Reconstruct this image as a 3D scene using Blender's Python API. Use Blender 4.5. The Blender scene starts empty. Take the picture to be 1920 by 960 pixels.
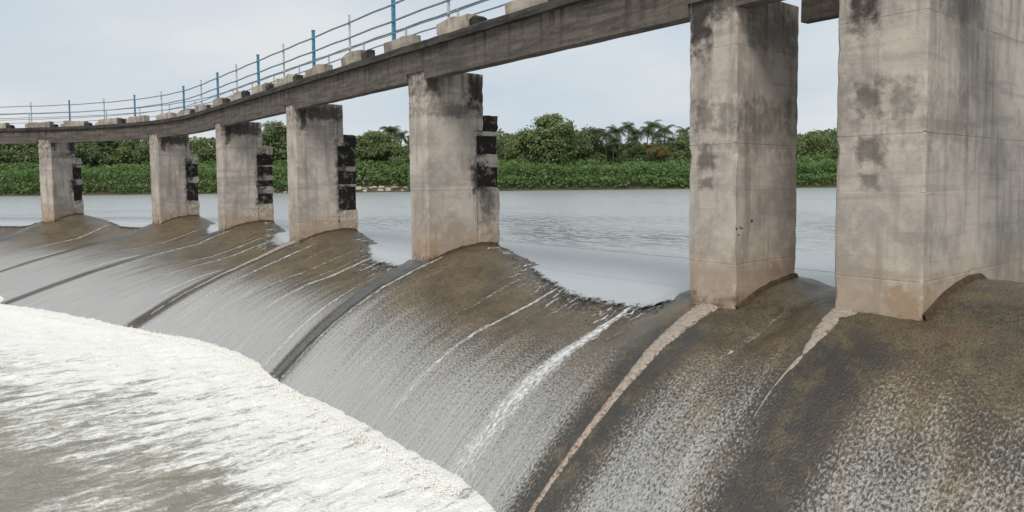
import bpy, math, random
import numpy as np
random.seed(7)
rng = np.random.default_rng(7)
D2R = math.radians
sc = bpy.context.scene
col = sc.collection

# ------------------------------------------------------------------ camera
# units: metres, z = 0 is the photographer's eye level
CAM = np.array([8.10, -10.79, 0.0])
YAW, PITCH, ROLL = 0.894, 0.0555, -0.0106
cd = bpy.data.cameras.new('camera')
cd.sensor_width = 36.0
cd.lens = 36.0 * 1300.0 / 1920.0
cd.shift_y = -65.0 / 1920.0
cd.clip_start = 0.1
cd.clip_end = 12000.0
cam = bpy.data.objects.new('camera', cd)
col.objects.link(cam)
from mathutils import Matrix, Vector
_F = np.array([-math.sin(YAW) * math.cos(PITCH), math.cos(YAW) * math.cos(PITCH), -math.sin(PITCH)])
_R = np.array([math.cos(YAW), math.sin(YAW), 0.0])
_U = np.cross(_R, _F)
_R2 = _R * math.cos(ROLL) + _U * math.sin(ROLL)
_U2 = _U * math.cos(ROLL) - _R * math.sin(ROLL)
cam.matrix_world = Matrix(((_R2[0], _U2[0], -_F[0], CAM[0]), (_R2[1], _U2[1], -_F[1], CAM[1]),
                           (_R2[2], _U2[2], -_F[2], CAM[2]), (0, 0, 0, 1)))
sc.camera = cam
FH = np.array([-math.sin(YAW), math.cos(YAW)])      # level view direction
RH = np.array([math.cos(YAW), math.sin(YAW)])       # to the right

# ------------------------------------------------------------------ light
sc.view_settings.view_transform = 'Standard'
sc.view_settings.look = 'None'
sc.view_settings.exposure = 0.0
sc.view_settings.gamma = 1.0
sun_to = Vector((0.50, -0.55, 0.80)).normalized()   # direction towards the sun
sd = bpy.data.lights.new('sun', 'SUN')
sd.energy = 2.4
sd.angle = D2R(22)
sd.color = (1.0, 0.95, 0.88)
sun = bpy.data.objects.new('sun', sd)
col.objects.link(sun)
sun.rotation_euler = sun_to.to_track_quat('Z', 'Y').to_euler()
sun.location = (0, 0, 60)

w = bpy.data.worlds.new('World')
sc.world = w
w.use_nodes = True
nt = w.node_tree
nt.nodes.clear()
out = nt.nodes.new('ShaderNodeOutputWorld')
sky = nt.nodes.new('ShaderNodeTexSky')
sky.sky_type = 'NISHITA'
sky.sun_disc = False
sky.sun_elevation = math.asin(sun_to.z)
sky.sun_rotation = math.atan2(sun_to.x, sun_to.y)
sky.dust_density = 4.0
bg1 = nt.nodes.new('ShaderNodeBackground')
bg1.inputs[1].default_value = 0.10
nt.links.new(sky.outputs[0], bg1.inputs[0])
bg2 = nt.nodes.new('ShaderNodeBackground')          # the even layer of overcast
bg2.inputs[1].default_value = 1.0
tc = nt.nodes.new('ShaderNodeTexCoord')
mp = nt.nodes.new('ShaderNodeMapping')
mp.inputs['Scale'].default_value = (1.0, 1.0, 3.0)
nt.links.new(tc.outputs['Generated'], mp.inputs[0])
nz = nt.nodes.new('ShaderNodeTexNoise')
nz.inputs['Scale'].default_value = 2.2
nz.inputs['Detail'].default_value = 5.0
nt.links.new(mp.outputs[0], nz.inputs['Vector'])
rp = nt.nodes.new('ShaderNodeValToRGB')
rp.color_ramp.elements[0].position = 0.36
rp.color_ramp.elements[0].color = (0.61, 0.70, 0.785, 1)
rp.color_ramp.elements[1].position = 0.62
rp.color_ramp.elements[1].color = (0.81, 0.835, 0.85, 1)
nt.links.new(nz.outputs[0], rp.inputs[0])
nt.links.new(rp.outputs[0], bg2.inputs[0])
mx = nt.nodes.new('ShaderNodeMixShader')
mx.inputs[0].default_value = 0.88
nt.links.new(bg1.outputs[0], mx.inputs[1])
nt.links.new(bg2.outputs[0], mx.inputs[2])
nt.links.new(mx.outputs[0], out.inputs[0])


# ------------------------------------------------------------------ helpers
def sstep(a, b, x):
    t = np.clip((np.asarray(x, float) - a) / (b - a), 0, 1)
    return t * t * (3 - 2 * t)


def _hash(i, j, seed):
    n = (i.astype(np.int64) * 374761393 + j.astype(np.int64) * 668265263 + seed * 1442695041) & 0x7fffffff
    n = ((n ^ (n >> 13)) * 1274126177) & 0x7fffffff
    n = n ^ (n >> 16)
    return (n & 0xffff) / 65535.0


def vnoise(x, y, seed=0):
    x = np.asarray(x, float); y = np.asarray(y, float)
    i = np.floor(x); j = np.floor(y)
    fx = x - i; fy = y - j
    fx = fx * fx * (3 - 2 * fx); fy = fy * fy * (3 - 2 * fy)
    a = _hash(i, j, seed); b = _hash(i + 1, j, seed); c = _hash(i, j + 1, seed); d = _hash(i + 1, j + 1, seed)
    return (a * (1 - fx) + b * fx) * (1 - fy) + (c * (1 - fx) + d * fx) * fy


def fbm(x, y, seed=0, octv=4):
    s = 0; a = .5; t = 0
    for k in range(octv):
        s = s + a * vnoise(x * 2 ** k, y * 2 ** k, seed + k * 17); t += a; a *= .5
    return s / t - .5


def link(name, me, mat=None, parent=None):
    o = bpy.data.objects.new(name, me)
    col.objects.link(o)
    if mat is not None and len(me.materials) == 0:
        me.materials.append(mat)
    if parent is not None:
        o.parent = parent
    return o


def tag(o, label=None, cat=None, group=None, kind=None):
    if label: o['label'] = label
    if cat: o['category'] = cat
    if group: o['group'] = group
    if kind: o['kind'] = kind
    return o


def empty(name, loc=(0, 0, 0), rz=0.0):
    o = bpy.data.objects.new(name, None)
    o.empty_display_size = 0.5
    col.objects.link(o)
    o.location = loc
    o.rotation_euler = (0, 0, rz)
    return o


def grid_mesh(name, P, smooth=True, uv=None, attrs=None):
    """P: (n,m,3) array of points."""
    n, m = P.shape[:2]
    idx = np.arange(n * m).reshape(n, m)
    q = np.stack([idx[:-1, :-1], idx[1:, :-1], idx[1:, 1:], idx[:-1, 1:]], -1).reshape(-1, 4)
    me = bpy.data.meshes.new(name)
    me.vertices.add(n * m)
    me.vertices.foreach_set('co', P.reshape(-1).astype(np.float32))
    me.loops.add(q.size)
    me.loops.foreach_set('vertex_index', q.reshape(-1).astype(np.int32))
    me.polygons.add(len(q))
    me.polygons.foreach_set('loop_start', (np.arange(len(q)) * 4).astype(np.int32))
    me.polygons.foreach_set('loop_total', np.full(len(q), 4, np.int32))
    if smooth:
        me.polygons.foreach_set('use_smooth', np.ones(len(q), bool))
    if uv is not None:
        l = me.uv_layers.new(name='UVMap')
        l.data.foreach_set('uv', uv.reshape(-1, 2)[q.reshape(-1)].reshape(-1).astype(np.float32))
    for k, v in (attrs or {}).items():
        a = me.attributes.new(k, 'FLOAT', 'POINT')
        a.data.foreach_set('value', np.asarray(v, np.float32).reshape(-1))
    me.update()
    me.validate()
    return me


def quads_mesh(name, V, smooth=False):
    """V: (k,4,3) array of loose quads."""
    k = len(V)
    me = bpy.data.meshes.new(name)
    me.vertices.add(k * 4)
    me.vertices.foreach_set('co', np.asarray(V, np.float32).reshape(-1))
    me.loops.add(k * 4)
    me.loops.foreach_set('vertex_index', np.arange(k * 4, dtype=np.int32))
    me.polygons.add(k)
    me.polygons.foreach_set('loop_start', (np.arange(k) * 4).astype(np.int32))
    me.polygons.foreach_set('loop_total', np.full(k, 4, np.int32))
    me.update()
    return me


class MB:
    def __init__(s):
        s.v = []; s.f = []

    def add(s, v, f):
        b = len(s.v)
        s.v += [tuple(p) for p in v]
        s.f += [tuple(i + b for i in q) for q in f]

    def box(s, x0, x1, y0, y1, z0, z1, j=0.0, c=0.0):
        """box with optional jitter of corners and chamfered vertical edges"""
        if c <= 0:
            v = [(x, y, z) for z in (z0, z1) for x, y in ((x0, y0), (x1, y0), (x1, y1), (x0, y1))]
            n = 4
        else:
            ring = [(x0 + c, y0), (x1 - c, y0), (x1, y0 + c), (x1, y1 - c), (x1 - c, y1), (x0 + c, y1), (x0, y1 - c), (x0, y0 + c)]
            v = [(x, y, z) for z in (z0, z1) for x, y in ring]
            n = 8
        if j:
            v = [tuple(q + random.uniform(-j, j) for q in p) for p in v]
        f = [tuple(range(n))[::-1], tuple(range(n, 2 * n))]
        f += [(i, (i + 1) % n, n + (i + 1) % n, n + i) for i in range(n)]
        s.add(v, f)

    def tube(s, pts, r, n=8, cap=True):
        pts = [Vector(p) for p in pts]
        rs = r if isinstance(r, (list, tuple)) else [r] * len(pts)
        v = []
        for i, p in enumerate(pts):
            d = (pts[min(i + 1, len(pts) - 1)] - pts[max(i - 1, 0)]).normalized()
            a = d.orthogonal().normalized() if abs(d.z) > .9 else d.cross(Vector((0, 0, 1))).normalized()
            b = d.cross(a)
            for k in range(n):
                t = 2 * math.pi * k / n
                v.append(tuple(p + (a * math.cos(t) + b * math.sin(t)) * rs[i]))
        f = []
        for i in range(len(pts) - 1):
            for k in range(n):
                f.append((i * n + k, i * n + (k + 1) % n, (i + 1) * n + (k + 1) % n, (i + 1) * n + k))
        if cap:
            f.append(tuple(range(n))[::-1]); f.append(tuple(range((len(pts) - 1) * n, len(pts) * n)))
        s.add(v, f)

    def mesh(s, name, smooth=False):
        me = bpy.data.meshes.new(name)
        me.from_pydata(s.v, [], s.f)
        if smooth:
            for p in me.polygons: p.use_smooth = True
        me.update()
        return me

    def build(s, name, mat, parent=None, smooth=False):
        return link(name, s.mesh(name, smooth), mat, parent)


# ------------------------------------------------------------------ materials
class NT:
    """small node-building shorthand"""
    def __init__(s, name):
        s.m = bpy.data.materials.new(name)
        s.m.use_nodes = True
        s.t = s.m.node_tree
        s.b = s.t.nodes['Principled BSDF']
        s.out = s.t.nodes['Material Output']

    def n(s, kind, **kw):
        x = s.t.nodes.new('ShaderNode' + kind)
        for k, v in kw.items(): setattr(x, k, v)
        return x

    def put(s, sock, v):
        if isinstance(v, bpy.types.NodeSocket): s.t.links.new(v, sock)
        else: sock.default_value = v

    def math(s, op, a, b=0.0, c=0.0, clamp=False):
        x = s.n('Math', operation=op, use_clamp=clamp)
        s.put(x.inputs[0], a); s.put(x.inputs[1], b); s.put(x.inputs[2], c)
        return x.outputs[0]

    def pos(s):
        return s.n('NewGeometry').outputs['Position']

    def obj(s):
        return s.n('TexCoord').outputs['Object']

    def uv(s):
        return s.n('TexCoord').outputs['UV']

    def attr(s, name):
        return s.n('Attribute', attribute_name=name).outputs['Fac']

    def map(s, vec, scale=(1, 1, 1), loc=(0, 0, 0), rot=(0, 0, 0)):
        x = s.n('Mapping')
        s.put(x.inputs[0], vec)
        x.inputs['Scale'].default_value = scale; x.inputs['Location'].default_value = loc
        x.inputs['Rotation'].default_value = rot
        return x.outputs[0]

    def noise(s, vec, scale, detail=4.0, rough=.55, dist=0.0):
        x = s.n('TexNoise')
        s.put(x.inputs['Vector'], vec)
        x.inputs['Scale'].default_value = scale; x.inputs['Detail'].default_value = detail
        x.inputs['Roughness'].default_value = rough; x.inputs['Distortion'].default_value = dist
        return x.outputs[0]

    def range(s, v, a, b, c=0.0, d=1.0, smooth=True):
        x = s.n('MapRange', interpolation_type='SMOOTHSTEP' if smooth else 'LINEAR')
        s.put(x.inputs[0], v); x.inputs[1].default_value = a; x.inputs[2].default_value = b
        x.inputs[3].default_value = c; x.inputs[4].default_value = d
        return x.outputs[0]

    def ramp(s, v, stops):
        x = s.n('ValToRGB')
        s.put(x.inputs[0], v)
        el = x.color_ramp.elements
        while len(el) < len(stops): el.new(.5)
        for e, (p, c) in zip(el, stops):
            e.position = p; e.color = (*c, 1) if len(c) == 3 else c
        return x.outputs[0]

    def mix(s, f, a, b, blend='MIX'):
        x = s.n('Mix', data_type='RGBA', blend_type=blend)
        s.put(x.inputs[0], f)
        for i, v in ((6, a), (7, b)):
            if not isinstance(v, bpy.types.NodeSocket) and len(v) == 3: v = (*v, 1)
            s.put(x.inputs[i], v)
        return x.outputs[2]

    def sep(s, vec):
        x = s.n('SeparateXYZ'); s.put(x.inputs[0], vec)
        return x.outputs

    def bump(s, h, strength=.3, dist=.02, normal=None):
        x = s.n('Bump'); s.put(x.inputs['Height'], h)
        x.inputs['Strength'].default_value = strength; x.inputs['Distance'].default_value = dist
        if normal is not None: s.put(x.inputs['Normal'], normal)
        return x.outputs[0]

    def fin(s, color, rough=.8, normal=None, spec=None):
        s.put(s.b.inputs['Base Color'], color if isinstance(color, bpy.types.NodeSocket) else (*color, 1))
        s.put(s.b.inputs['Roughness'], rough)
        if normal is not None: s.put(s.b.inputs['Normal'], normal)
        if spec is not None: s.put(s.b.inputs['Specular IOR Level'], spec)
        return s.m


def concrete(name, light=(.46, .408, .355), dark=(.305, .272, .240), stain=.6, base_tint=True, blobs=(), top=3.3, toplen=1.3):
    k = NT(name)
    P = k.pos()
    xyz = k.sep(P)
    big = k.noise(P, .9, 5, .6)
    mid = k.noise(P, 5.0, 5, .65)
    fine = k.noise(P, 38.0, 4, .7)
    c = k.mix(k.range(big, .38, .62), dark, light)
    c = k.mix(k.math('MULTIPLY', k.range(mid, .45, .72), .45), c, tuple(min(1, q * 1.22) for q in light))
    c = k.mix(k.math('MULTIPLY', k.range(fine, .52, .75), .55), c, tuple(q * .5 for q in dark))
    # faint horizontal tide and formwork bands
    band = k.noise(k.map(P, (.25, .25, 3.2)), 1.0, 3, .6)
    c = k.mix(k.math('MULTIPLY', k.range(band, .50, .64), .45), c, tuple(q * .78 for q in dark))
    # rain streaks running down from the top
    st = k.noise(k.map(P, (7.0, 7.0, .35)), 1.0, 5, .6)
    run = k.math('MULTIPLY', k.range(st, .44, .62), k.range(xyz[2], top - toplen, top + .25))
    c = k.mix(k.math('MULTIPLY', run, stain), c, (.035, .032, .03))
    st2 = k.noise(k.map(P, (3.4, 3.4, .30), loc=(5, 2, 0)), 1.0, 5, .6)
    c = k.mix(k.math('MULTIPLY', k.range(st2, .50, .66), .42), c, tuple(q * .48 for q in dark))
    st3 = k.noise(k.map(P, (10, 10, .5), loc=(1, 7, 0)), 1.0, 4, .6)
    c = k.mix(k.math('MULTIPLY', k.range(st3, .58, .72), k.range(xyz[2], -.6, .6, 0, .35)), c, tuple(min(1, q * 1.35) for q in light))
    if base_tint:
        tid = k.math('ADD', xyz[2], k.math('MULTIPLY', k.math('SUBTRACT', mid, .5), 1.6))
        c = k.mix(k.range(tid, -1.95, -.9, .55, 0), c, (.36, .265, .18))
        c = k.mix(k.math('MULTIPLY', k.range(tid, -1.75, -1.45, 1, 0), k.range(big, .5, .62, 0, .55)), c, (.27, .17, .09))
    if base_tint:
        c = k.mix(k.range(tid, -2.42, -2.02, .7, 0), c, (.085, .060, .040))
    o = k.sep(k.obj())
    for (ax, u, z, ru, rz, sh) in blobs:                     # damp dark patches with their own outline
        a = k.math('ABSOLUTE', k.math('SUBTRACT', o[ax], u))
        b = k.math('ABSOLUTE', k.math('SUBTRACT', o[2], z))
        d = k.math('MAXIMUM', k.math('DIVIDE', a, ru), k.math('DIVIDE', b, rz))
        d = k.math('ADD', d, k.math('MULTIPLY', k.math('SUBTRACT', mid, .5), 2.2))
        c = k.mix(k.range(d, .45, 1.25, sh, 0), c, (.035, .030, .026))
    h = k.math('ADD', k.math('MULTIPLY', mid, .6), k.math('MULTIPLY', fine, .45))
    return k.fin(c, .88, k.bump(h, .55, .025), .3)


MAT = {}
MAT['pier'] = concrete('weathered_concrete')
MAT['pier_near'] = concrete('weathered_concrete_patched', blobs=((0, -.16, 1.20, .22, .26, .55), (0, -.12, .44, .20, .24, .62), (0, -.13, -.04, .16, .13, .55),
                            (0, .33, 1.15, .18, .30, .35), (0, -.26, 3.2, .24, .95, .95), (0, .1, 3.3, .3, .45, .8), (1, .9, .95, .9, .5, .3), (1, 1.2, 2.7, 1.0, .35, .35)))
MAT['pier_third'] = concrete('weathered_concrete_soot', blobs=((1, 1.95, 1.15, .22, .45, .9), (1, 1.85, .15, .30, .50, .95), (1, 2.2, -.5, .3, .7, .6), (1, 1.80, 2.85, .42, .62, .97), (1, .22, 3.0, .26, .42, .8), (1, 1.0, 2.2, 1.1, .22, .5)))
MAT['pier_second'] = concrete('weathered_concrete_soot_two', blobs=((1, 1.98, .9, .28, .95, .85), (1, 1.95, -.5, .28, .6, .8), (1, 1.2, 2.95, 1.1, .36, .85), (1, .35, 2.7, .16, .6, .8)))
MAT['kerb'] = concrete('pale_concrete', (.40, .35, .29), (.20, .175, .15), .55, False, top=4.7, toplen=.6)


def beam_mat(name, light, dark):
    k = NT(name)
    P = k.pos(); xyz = k.sep(P)
    a = k.noise(k.map(P, (.7, .7, 7.0)), 1.0, 5, .65)
    b = k.noise(P, 4.5, 5, .65); g = k.noise(P, 34, 4, .7)
    c = k.mix(k.range(a, .38, .62), dark, light)
    c = k.mix(k.range(b, .52, .70, 0, .5), c, tuple(q * .45 for q in dark))
    c = k.mix(k.range(b, .42, .30, 0, .5), c, (light[0] * 1.5, light[1] * 1.35, light[2] * 1.15))
    st = k.noise(k.map(P, (5, 5, .3)), 1.0, 4, .6)
    c = k.mix(k.math('MULTIPLY', k.range(st, .5, .66), k.range(xyz[2], 3.2, 3.9, .25, .8)), c, (.022, .020, .019))
    c = k.mix(k.range(g, .56, .7, 0, .6), c, tuple(min(1, q * 1.6) for q in light))
    return k.fin(c, .92, k.bump(k.math('ADD', b, k.math('MULTIPLY', g, .6)), .7, .03), .25)


MAT['beam'] = beam_mat('dark_weathered_concrete', (.130, .112, .095), (.070, .062, .056))
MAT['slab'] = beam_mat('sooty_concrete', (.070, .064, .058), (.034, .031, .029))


def simple(name, c, rough=.7, var=.3, scale=6.0, bump=.3, spec=.3):
    k = NT(name)
    P = k.obj()
    a = k.noise(P, scale, 5, .6)
    lo = tuple(q * (1 - var) for q in c); hi = tuple(min(1, q * (1 + var)) for q in c)
    cc = k.mix(k.range(a, .3, .7), lo, hi)
    return k.fin(cc, rough, k.bump(k.noise(P, scale * 6, 4), bump, .02), spec)


k = NT('shade_black_concrete')  # black for the pier recesses: their shade is put into the colour
P = k.pos()
a = k.noise(P, 3.6, 5, .7); b = k.noise(P, 20, 4, .7)
cc = k.mix(k.range(a, .52, .66), (.020, .018, .017), (.20, .175, .145))
MAT['blackened'] = k.fin(k.mix(k.range(b, .55, .7, 0, .5), cc, (.09, .08, .065)), .95, k.bump(b, .8, .04), .15)
MAT['moss'] = simple('dark_brown_strip', (.060, .036, .020), .8, .4, 9, .6)  # dark brown for the strip added where pier flanks meet the weir
MAT['blue'] = simple('weathered_blue_paint', (.06, .20, .31), .5, .35, 14, .1)
MAT['rail'] = simple('dull_steel', (.17, .22, .25), .55, .35, 14, .1)
MAT['pale_post'] = simple('pale_weathered_post', (.42, .45, .45), .7, .25, 9, .1)
MAT['bark'] = simple('bark', (.10, .082, .062), .9, .35, 3)
MAT['pale_bark'] = simple('pale_bark', (.38, .36, .32), .9, .25, 3)
MAT['stone'] = simple('pale_bank_stone', (.40, .36, .31), .9, .3, 1.2)
MAT['wet_stone'] = simple('wet_dark_stone', (.050, .046, .038), .35, .5, 7, .6, .5)


def leafmat(name, a, b, c):
    k = NT(name)
    r = k.n('NewGeometry').outputs['Random Per Island']
    P = k.obj()
    big = k.noise(P, .35, 3)
    cc = k.ramp(k.math('ADD', k.math('MULTIPLY', r, .6), k.math('MULTIPLY', k.range(big, .3, .7), .4)),
                [(0, a), (.55, b), (1, c)])
    k.fin(cc, .75, None, .15)
    tr = k.n('BsdfTranslucent'); k.put(tr.inputs[0], cc)
    ms = k.n('MixShader'); ms.inputs[0].default_value = .38
    k.t.links.new(k.b.outputs[0], ms.inputs[1]); k.t.links.new(tr.outputs[0], ms.inputs[2]); k.t.links.new(ms.outputs[0], k.out.inputs[0])
    return k.m


MAT['leaf_a'] = leafmat('foliage_mid_green', (.105, .140, .058), (.185, .235, .100), (.270, .325, .150))
MAT['leaf_b'] = leafmat('foliage_dark_green', (.086, .118, .056), (.155, .202, .094), (.235, .285, .140))
MAT['leaf_c'] = leafmat('foliage_light_green', (.050, .095, .025), (.095, .170, .045), (.160, .250, .075))
MAT['palm'] = leafmat('palm_green', (.060, .082, .040), (.105, .135, .068), (.180, .200, .100))
MAT['palm_dry'] = leafmat('palm_yellowing', (.10, .085, .035), (.20, .160, .060), (.30, .24, .09))
MAT['scrub'] = leafmat('scrub_green', (.070, .125, .042), (.135, .220, .075), (.220, .310, .125))

k = NT('bank_soil')
P = k.pos()
cc = k.mix(k.range(k.noise(P, .15, 5), .35, .65), (.060, .066, .030), (.105, .088, .058))
MAT['soil'] = k.fin(cc, .95, k.bump(k.noise(P, 2.0, 5), .5, .1), .1)

# ---- the pond: calm silty water mirroring the pale sky
k = NT('pond_water')
P = k.pos()
xyz = k.sep(P)
dist = k.n('VectorMath', operation='DISTANCE')
k.put(dist.inputs[0], P); dist.inputs[1].default_value = (CAM[0], CAM[1], -2.4)
rip_zone = k.attr('ripple')
n1 = k.noise(k.map(P, (1.5, 1.5, 1), rot=(0, 0, YAW)), 1.0, 3, .6, .4)
n2 = k.noise(k.map(P, (.25, .9, 1), rot=(0, 0, -YAW)), 1.3, 4, .65, .6)
n3 = k.noise(k.map(P, (1.1, 3.6, 1), rot=(0, 0, -YAW)), 1.0, 4, .7, .8)
patch = k.math('MULTIPLY', k.range(n3, .47, .56), rip_zone)
cc = k.mix(patch, (.385, .405, .41), (.05, .06, .06))  # darker reflections of the ripples put into the base colour as streaks
h = k.math('ADD', k.math('MULTIPLY', n1, .25), k.math('MULTIPLY', k.math('MULTIPLY', n3, rip_zone), 5.5))
MAT['pond'] = k.fin(cc, .24, k.bump(h, .45, .14), .5)
k = NT('thin_overflow_water')
P = k.pos()
n1 = k.noise(P, 5.0, 5, .7); n2 = k.noise(P, 16.0, 4, .7)
th_ = k.math('ADD', k.attr('thin'), k.math('ADD', k.math('MULTIPLY', k.math('SUBTRACT', n1, .5), 1.1), k.math('MULTIPLY', k.math('SUBTRACT', n2, .5), .9)))
th_ = k.math('MULTIPLY', th_, k.range(k.attr('thin'), 0, .12))
k.put(k.b.inputs['Alpha'], k.range(th_, .30, .72))
MAT['sheet'] = k.fin((.38, .40, .41), .22, k.bump(k.math('ADD', n1, n2), .22, .05), .5)

# ---- weir face
k = NT('weir_face')
U = k.uv()                                   # (s along the weir, w down the slope) in metres
film = k.attr('film'); dry = k.attr('dry'); mossy = k.attr('moss'); lip = k.attr('lip')
big = k.noise(U, .9, 4, .6)
grit = k.noise(k.map(U, (27, 20, 1)), 1.0, 2, .7)
grit2 = k.noise(k.map(U, (36, 24, 1), loc=(3, 8, 0)), 1.0, 2, .8)
strk = k.noise(k.map(U, (3.6, .30, 1)), 1.0, 5, .62)
strk2 = k.noise(k.map(U, (16.0, .8, 1)), 1.0, 4, .6)
stone = k.mix(k.range(big, .36, .64), (.165, .125, .070), (.066, .054, .036))
patchn = k.noise(U, 2.6, 5, .65)
stone = k.mix(k.math('MULTIPLY', k.range(patchn, .45, .62), k.math('MULTIPLY', mossy, .9)), stone, (.145, .116, .056))
stone = k.mix(k.math('MULTIPLY', k.range(patchn, .55, .40), k.math('MULTIPLY', mossy, .55)), stone, (.135, .080, .048))
stone = k.mix(k.range(grit, .48, .62, 0, .62), stone, (.030, .027, .022))
stone = k.mix(k.range(grit2, .55, .68, 0, .38), stone, (.30, .275, .225))
lee_a = k.attr('lee')
blot = k.noise(U, 6.5, 4, .7)
stone = k.mix(k.range(blot, .50, .66, 0, .6), stone, (.045, .040, .032))
stone = k.mix(k.math('MULTIPLY', k.math('MULTIPLY', lee_a, k.range(patchn, .74, .44)), .9), stone, (.038, .036, .033))
stone = k.mix(k.math('MULTIPLY', k.attr('wet'), k.range(blot, .62, .42)), stone, (.032, .028, .020))
# thin white water sliding over the stone
f = k.math('ADD', film, k.math('MULTIPLY', k.math('SUBTRACT', strk, .5), 1.0))
f = k.math('ADD', f, k.math('MULTIPLY', k.math('SUBTRACT', strk2, .5), .35))
gg = k.math('ADD', k.math('MULTIPLY', k.math('SUBTRACT', grit2, .5), 1.9), k.math('MULTIPLY', k.math('SUBTRACT', grit, .5), -2.5))
coarse = k.attr('coarse')
f = k.math('ADD', f, k.math('MULTIPLY', gg, coarse))
f = k.math('MULTIPLY', k.range(f, .18, 1.15), k.range(film, .0, .22))
c = k.mix(k.math('MULTIPLY', f, .88), stone, k.mix(k.range(strk2, .3, .7), (.34, .34, .335), (.45, .455, .45)))
# broken water where the sheet trips over the lip
lp = k.noise(k.map(U, (13, 6.5, 1)), 1.0, 4, .75)
c = k.mix(k.math('MULTIPLY', k.range(lp, .56, .68), lip), c, (.55, .57, .57))
c = k.mix(k.math('MULTIPLY', k.range(lp, .46, .36), lip), c, (.02, .022, .02))
c = k.mix(k.math('MULTIPLY', k.range(k.math('ADD', dry, k.math('MULTIPLY', k.math('SUBTRACT', grit, .5), .8)), .45, .8), .9), c, (.42, .36, .30))
h = k.math('ADD', k.math('MULTIPLY', grit, -.9), k.math('MULTIPLY', grit2, .9))
h = k.math('ADD', h, k.math('MULTIPLY', strk2, .5))
rough = k.range(f, 0, 1, .34, .5)
MAT['weir'] = k.fin(c, rough, k.bump(h, .75, .035), .4)

k = NT('ridge_concrete')
P = k.pos()
g = k.noise(P, 16, 5, .7)
c = k.mix(k.range(g, .35, .65), (.37, .315, .265), (.25, .21, .17))
zz = k.sep(P)[2]
c = k.mix(k.math('MULTIPLY', k.range(zz, -2.9, -4.4), k.range(g, .48, .60)), c, (.20, .10, .055))
c = k.mix(k.range(k.noise(P, 60, 3), .6, .75, 0, .18), c, (.20, .10, .085))
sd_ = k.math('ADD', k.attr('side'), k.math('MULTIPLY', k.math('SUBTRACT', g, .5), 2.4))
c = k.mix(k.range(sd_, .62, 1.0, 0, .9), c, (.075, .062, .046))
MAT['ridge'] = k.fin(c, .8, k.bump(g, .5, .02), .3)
k = NT('wet_ridge_concrete')
g = k.noise(k.pos(), 16, 5, .7)
MAT['ridge_wet'] = k.fin(k.mix(k.range(g, .4, .65), (.11, .115, .11), (.05, .05, .047)), .4, k.bump(g, .5, .02), .5)

# ---- white trickles
k = NT('white_trickle')
U = k.uv()
a = k.attr('edge')
n = k.noise(k.map(U, (26, 3.0, 1)), 1.0, 5, .75)
n2 = k.noise(k.map(U, (12, 9.0, 1)), 1.0, 4, .75)
al = k.math('ADD', a, k.math('ADD', k.math('MULTIPLY', k.math('SUBTRACT', n, .5), 1.6), k.math('MULTIPLY', k.math('SUBTRACT', n2, .5), 1.6)))
k.put(k.b.inputs['Alpha'], k.range(al, .25, 1.15, 0, .9))
MAT['trickle'] = k.fin(k.mix(k.range(n2, .3, .65), (.48, .49, .48), (.76, .77, .75)), .5, k.bump(n2, .5, .03), .4)

# ---- tailwater
k = NT('foaming_tailwater')
P = k.pos()
fo = k.attr('foam')
s1 = k.noise(k.map(P, (1.7, .45, 1)), 1.0, 6, .68, 1.6)
s2 = k.noise(k.map(P, (6.5, 2.6, 3)), 1.0, 5, .75, 1.2)
s3 = k.noise(P, 14.0, 4, .7)
f = k.math('ADD', fo, k.math('MULTIPLY', k.math('SUBTRACT', s1, .5), 2.6))
f = k.math('ADD', f, k.math('MULTIPLY', k.math('SUBTRACT', s2, .5), 1.6))
f = k.math('ADD', f, k.math('MULTIPLY', k.math('SUBTRACT', s3, .5), .7))
f = k.range(f, .22, 1.05)
wat = k.mix(k.range(k.noise(P, .55, 3), .45, .6), (.10, .095, .082), (.16, .15, .10))
c = k.mix(f, wat, (.93, .92, .87))
c = k.mix(k.range(f, .30, .85, .55, 0), c, (.43, .405, .33))
h = k.math('ADD', k.math('MULTIPLY', s2, 1.0), k.math('MULTIPLY', s3, .6))
MAT['tail'] = k.fin(c, k.range(f, 0, 1, .18, .65), k.bump(h, .8, .10), .4)

# ------------------------------------------------------------------ the line of the weir
S0, RAD, TURN = 33.0, 24.0, D2R(44)
S1 = S0 + RAD * TURN


def path(s):
    """s metres to the left along the weir -> centre point, turn angle"""
    s = np.asarray(s, float)
    th = np.clip((s - S0) / RAD, 0, TURN)
    x = np.where(s < S0, -s, -S0 - RAD * np.sin(th))
    y = np.where(s < S0, 0.0, -RAD * (1 - np.cos(th)))
    ex = np.maximum(s - S1, 0)
    return x - ex * math.cos(TURN), y - ex * math.sin(TURN), th


# note: after the curve the line runs straight again at the turned heading
def at(s, Y):
    x, y, th = path(s)
    return x - np.sin(th) * Y, y + np.cos(th) * Y


PITCH_S = 10.3
TH = 1.0
PIER_S = [-.5, 9.75, 19.65, 29.55] + [29.55 + PITCH_S * k for k in range(1, 5)]            # centre of each pier along the line
PY = np.array([-9, -5.5, -4.75, -4.28, -3.76, -3.2, -2.44, -1.54, -.4, 0, .7, 1.3, 2.0, 2.55, 2.85, 3.3, 4.3, 6.5, 9])
PZ = np.array([-9.0, -6.05, -5.30, -4.86, -4.40, -3.94, -3.42, -2.91, -2.45, -2.32, -2.08, -1.96, -1.90, -1.95, -2.35, -2.95, -4.0, -6.0, -7.8])
_ys = np.linspace(-9, 9, 1801)
_zs = np.interp(_ys, PY, PZ)
_ker = np.hanning(41); _ker /= _ker.sum()
_zs = np.convolve(np.pad(_zs, 20, mode='edge'), _ker, 'valid')


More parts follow.
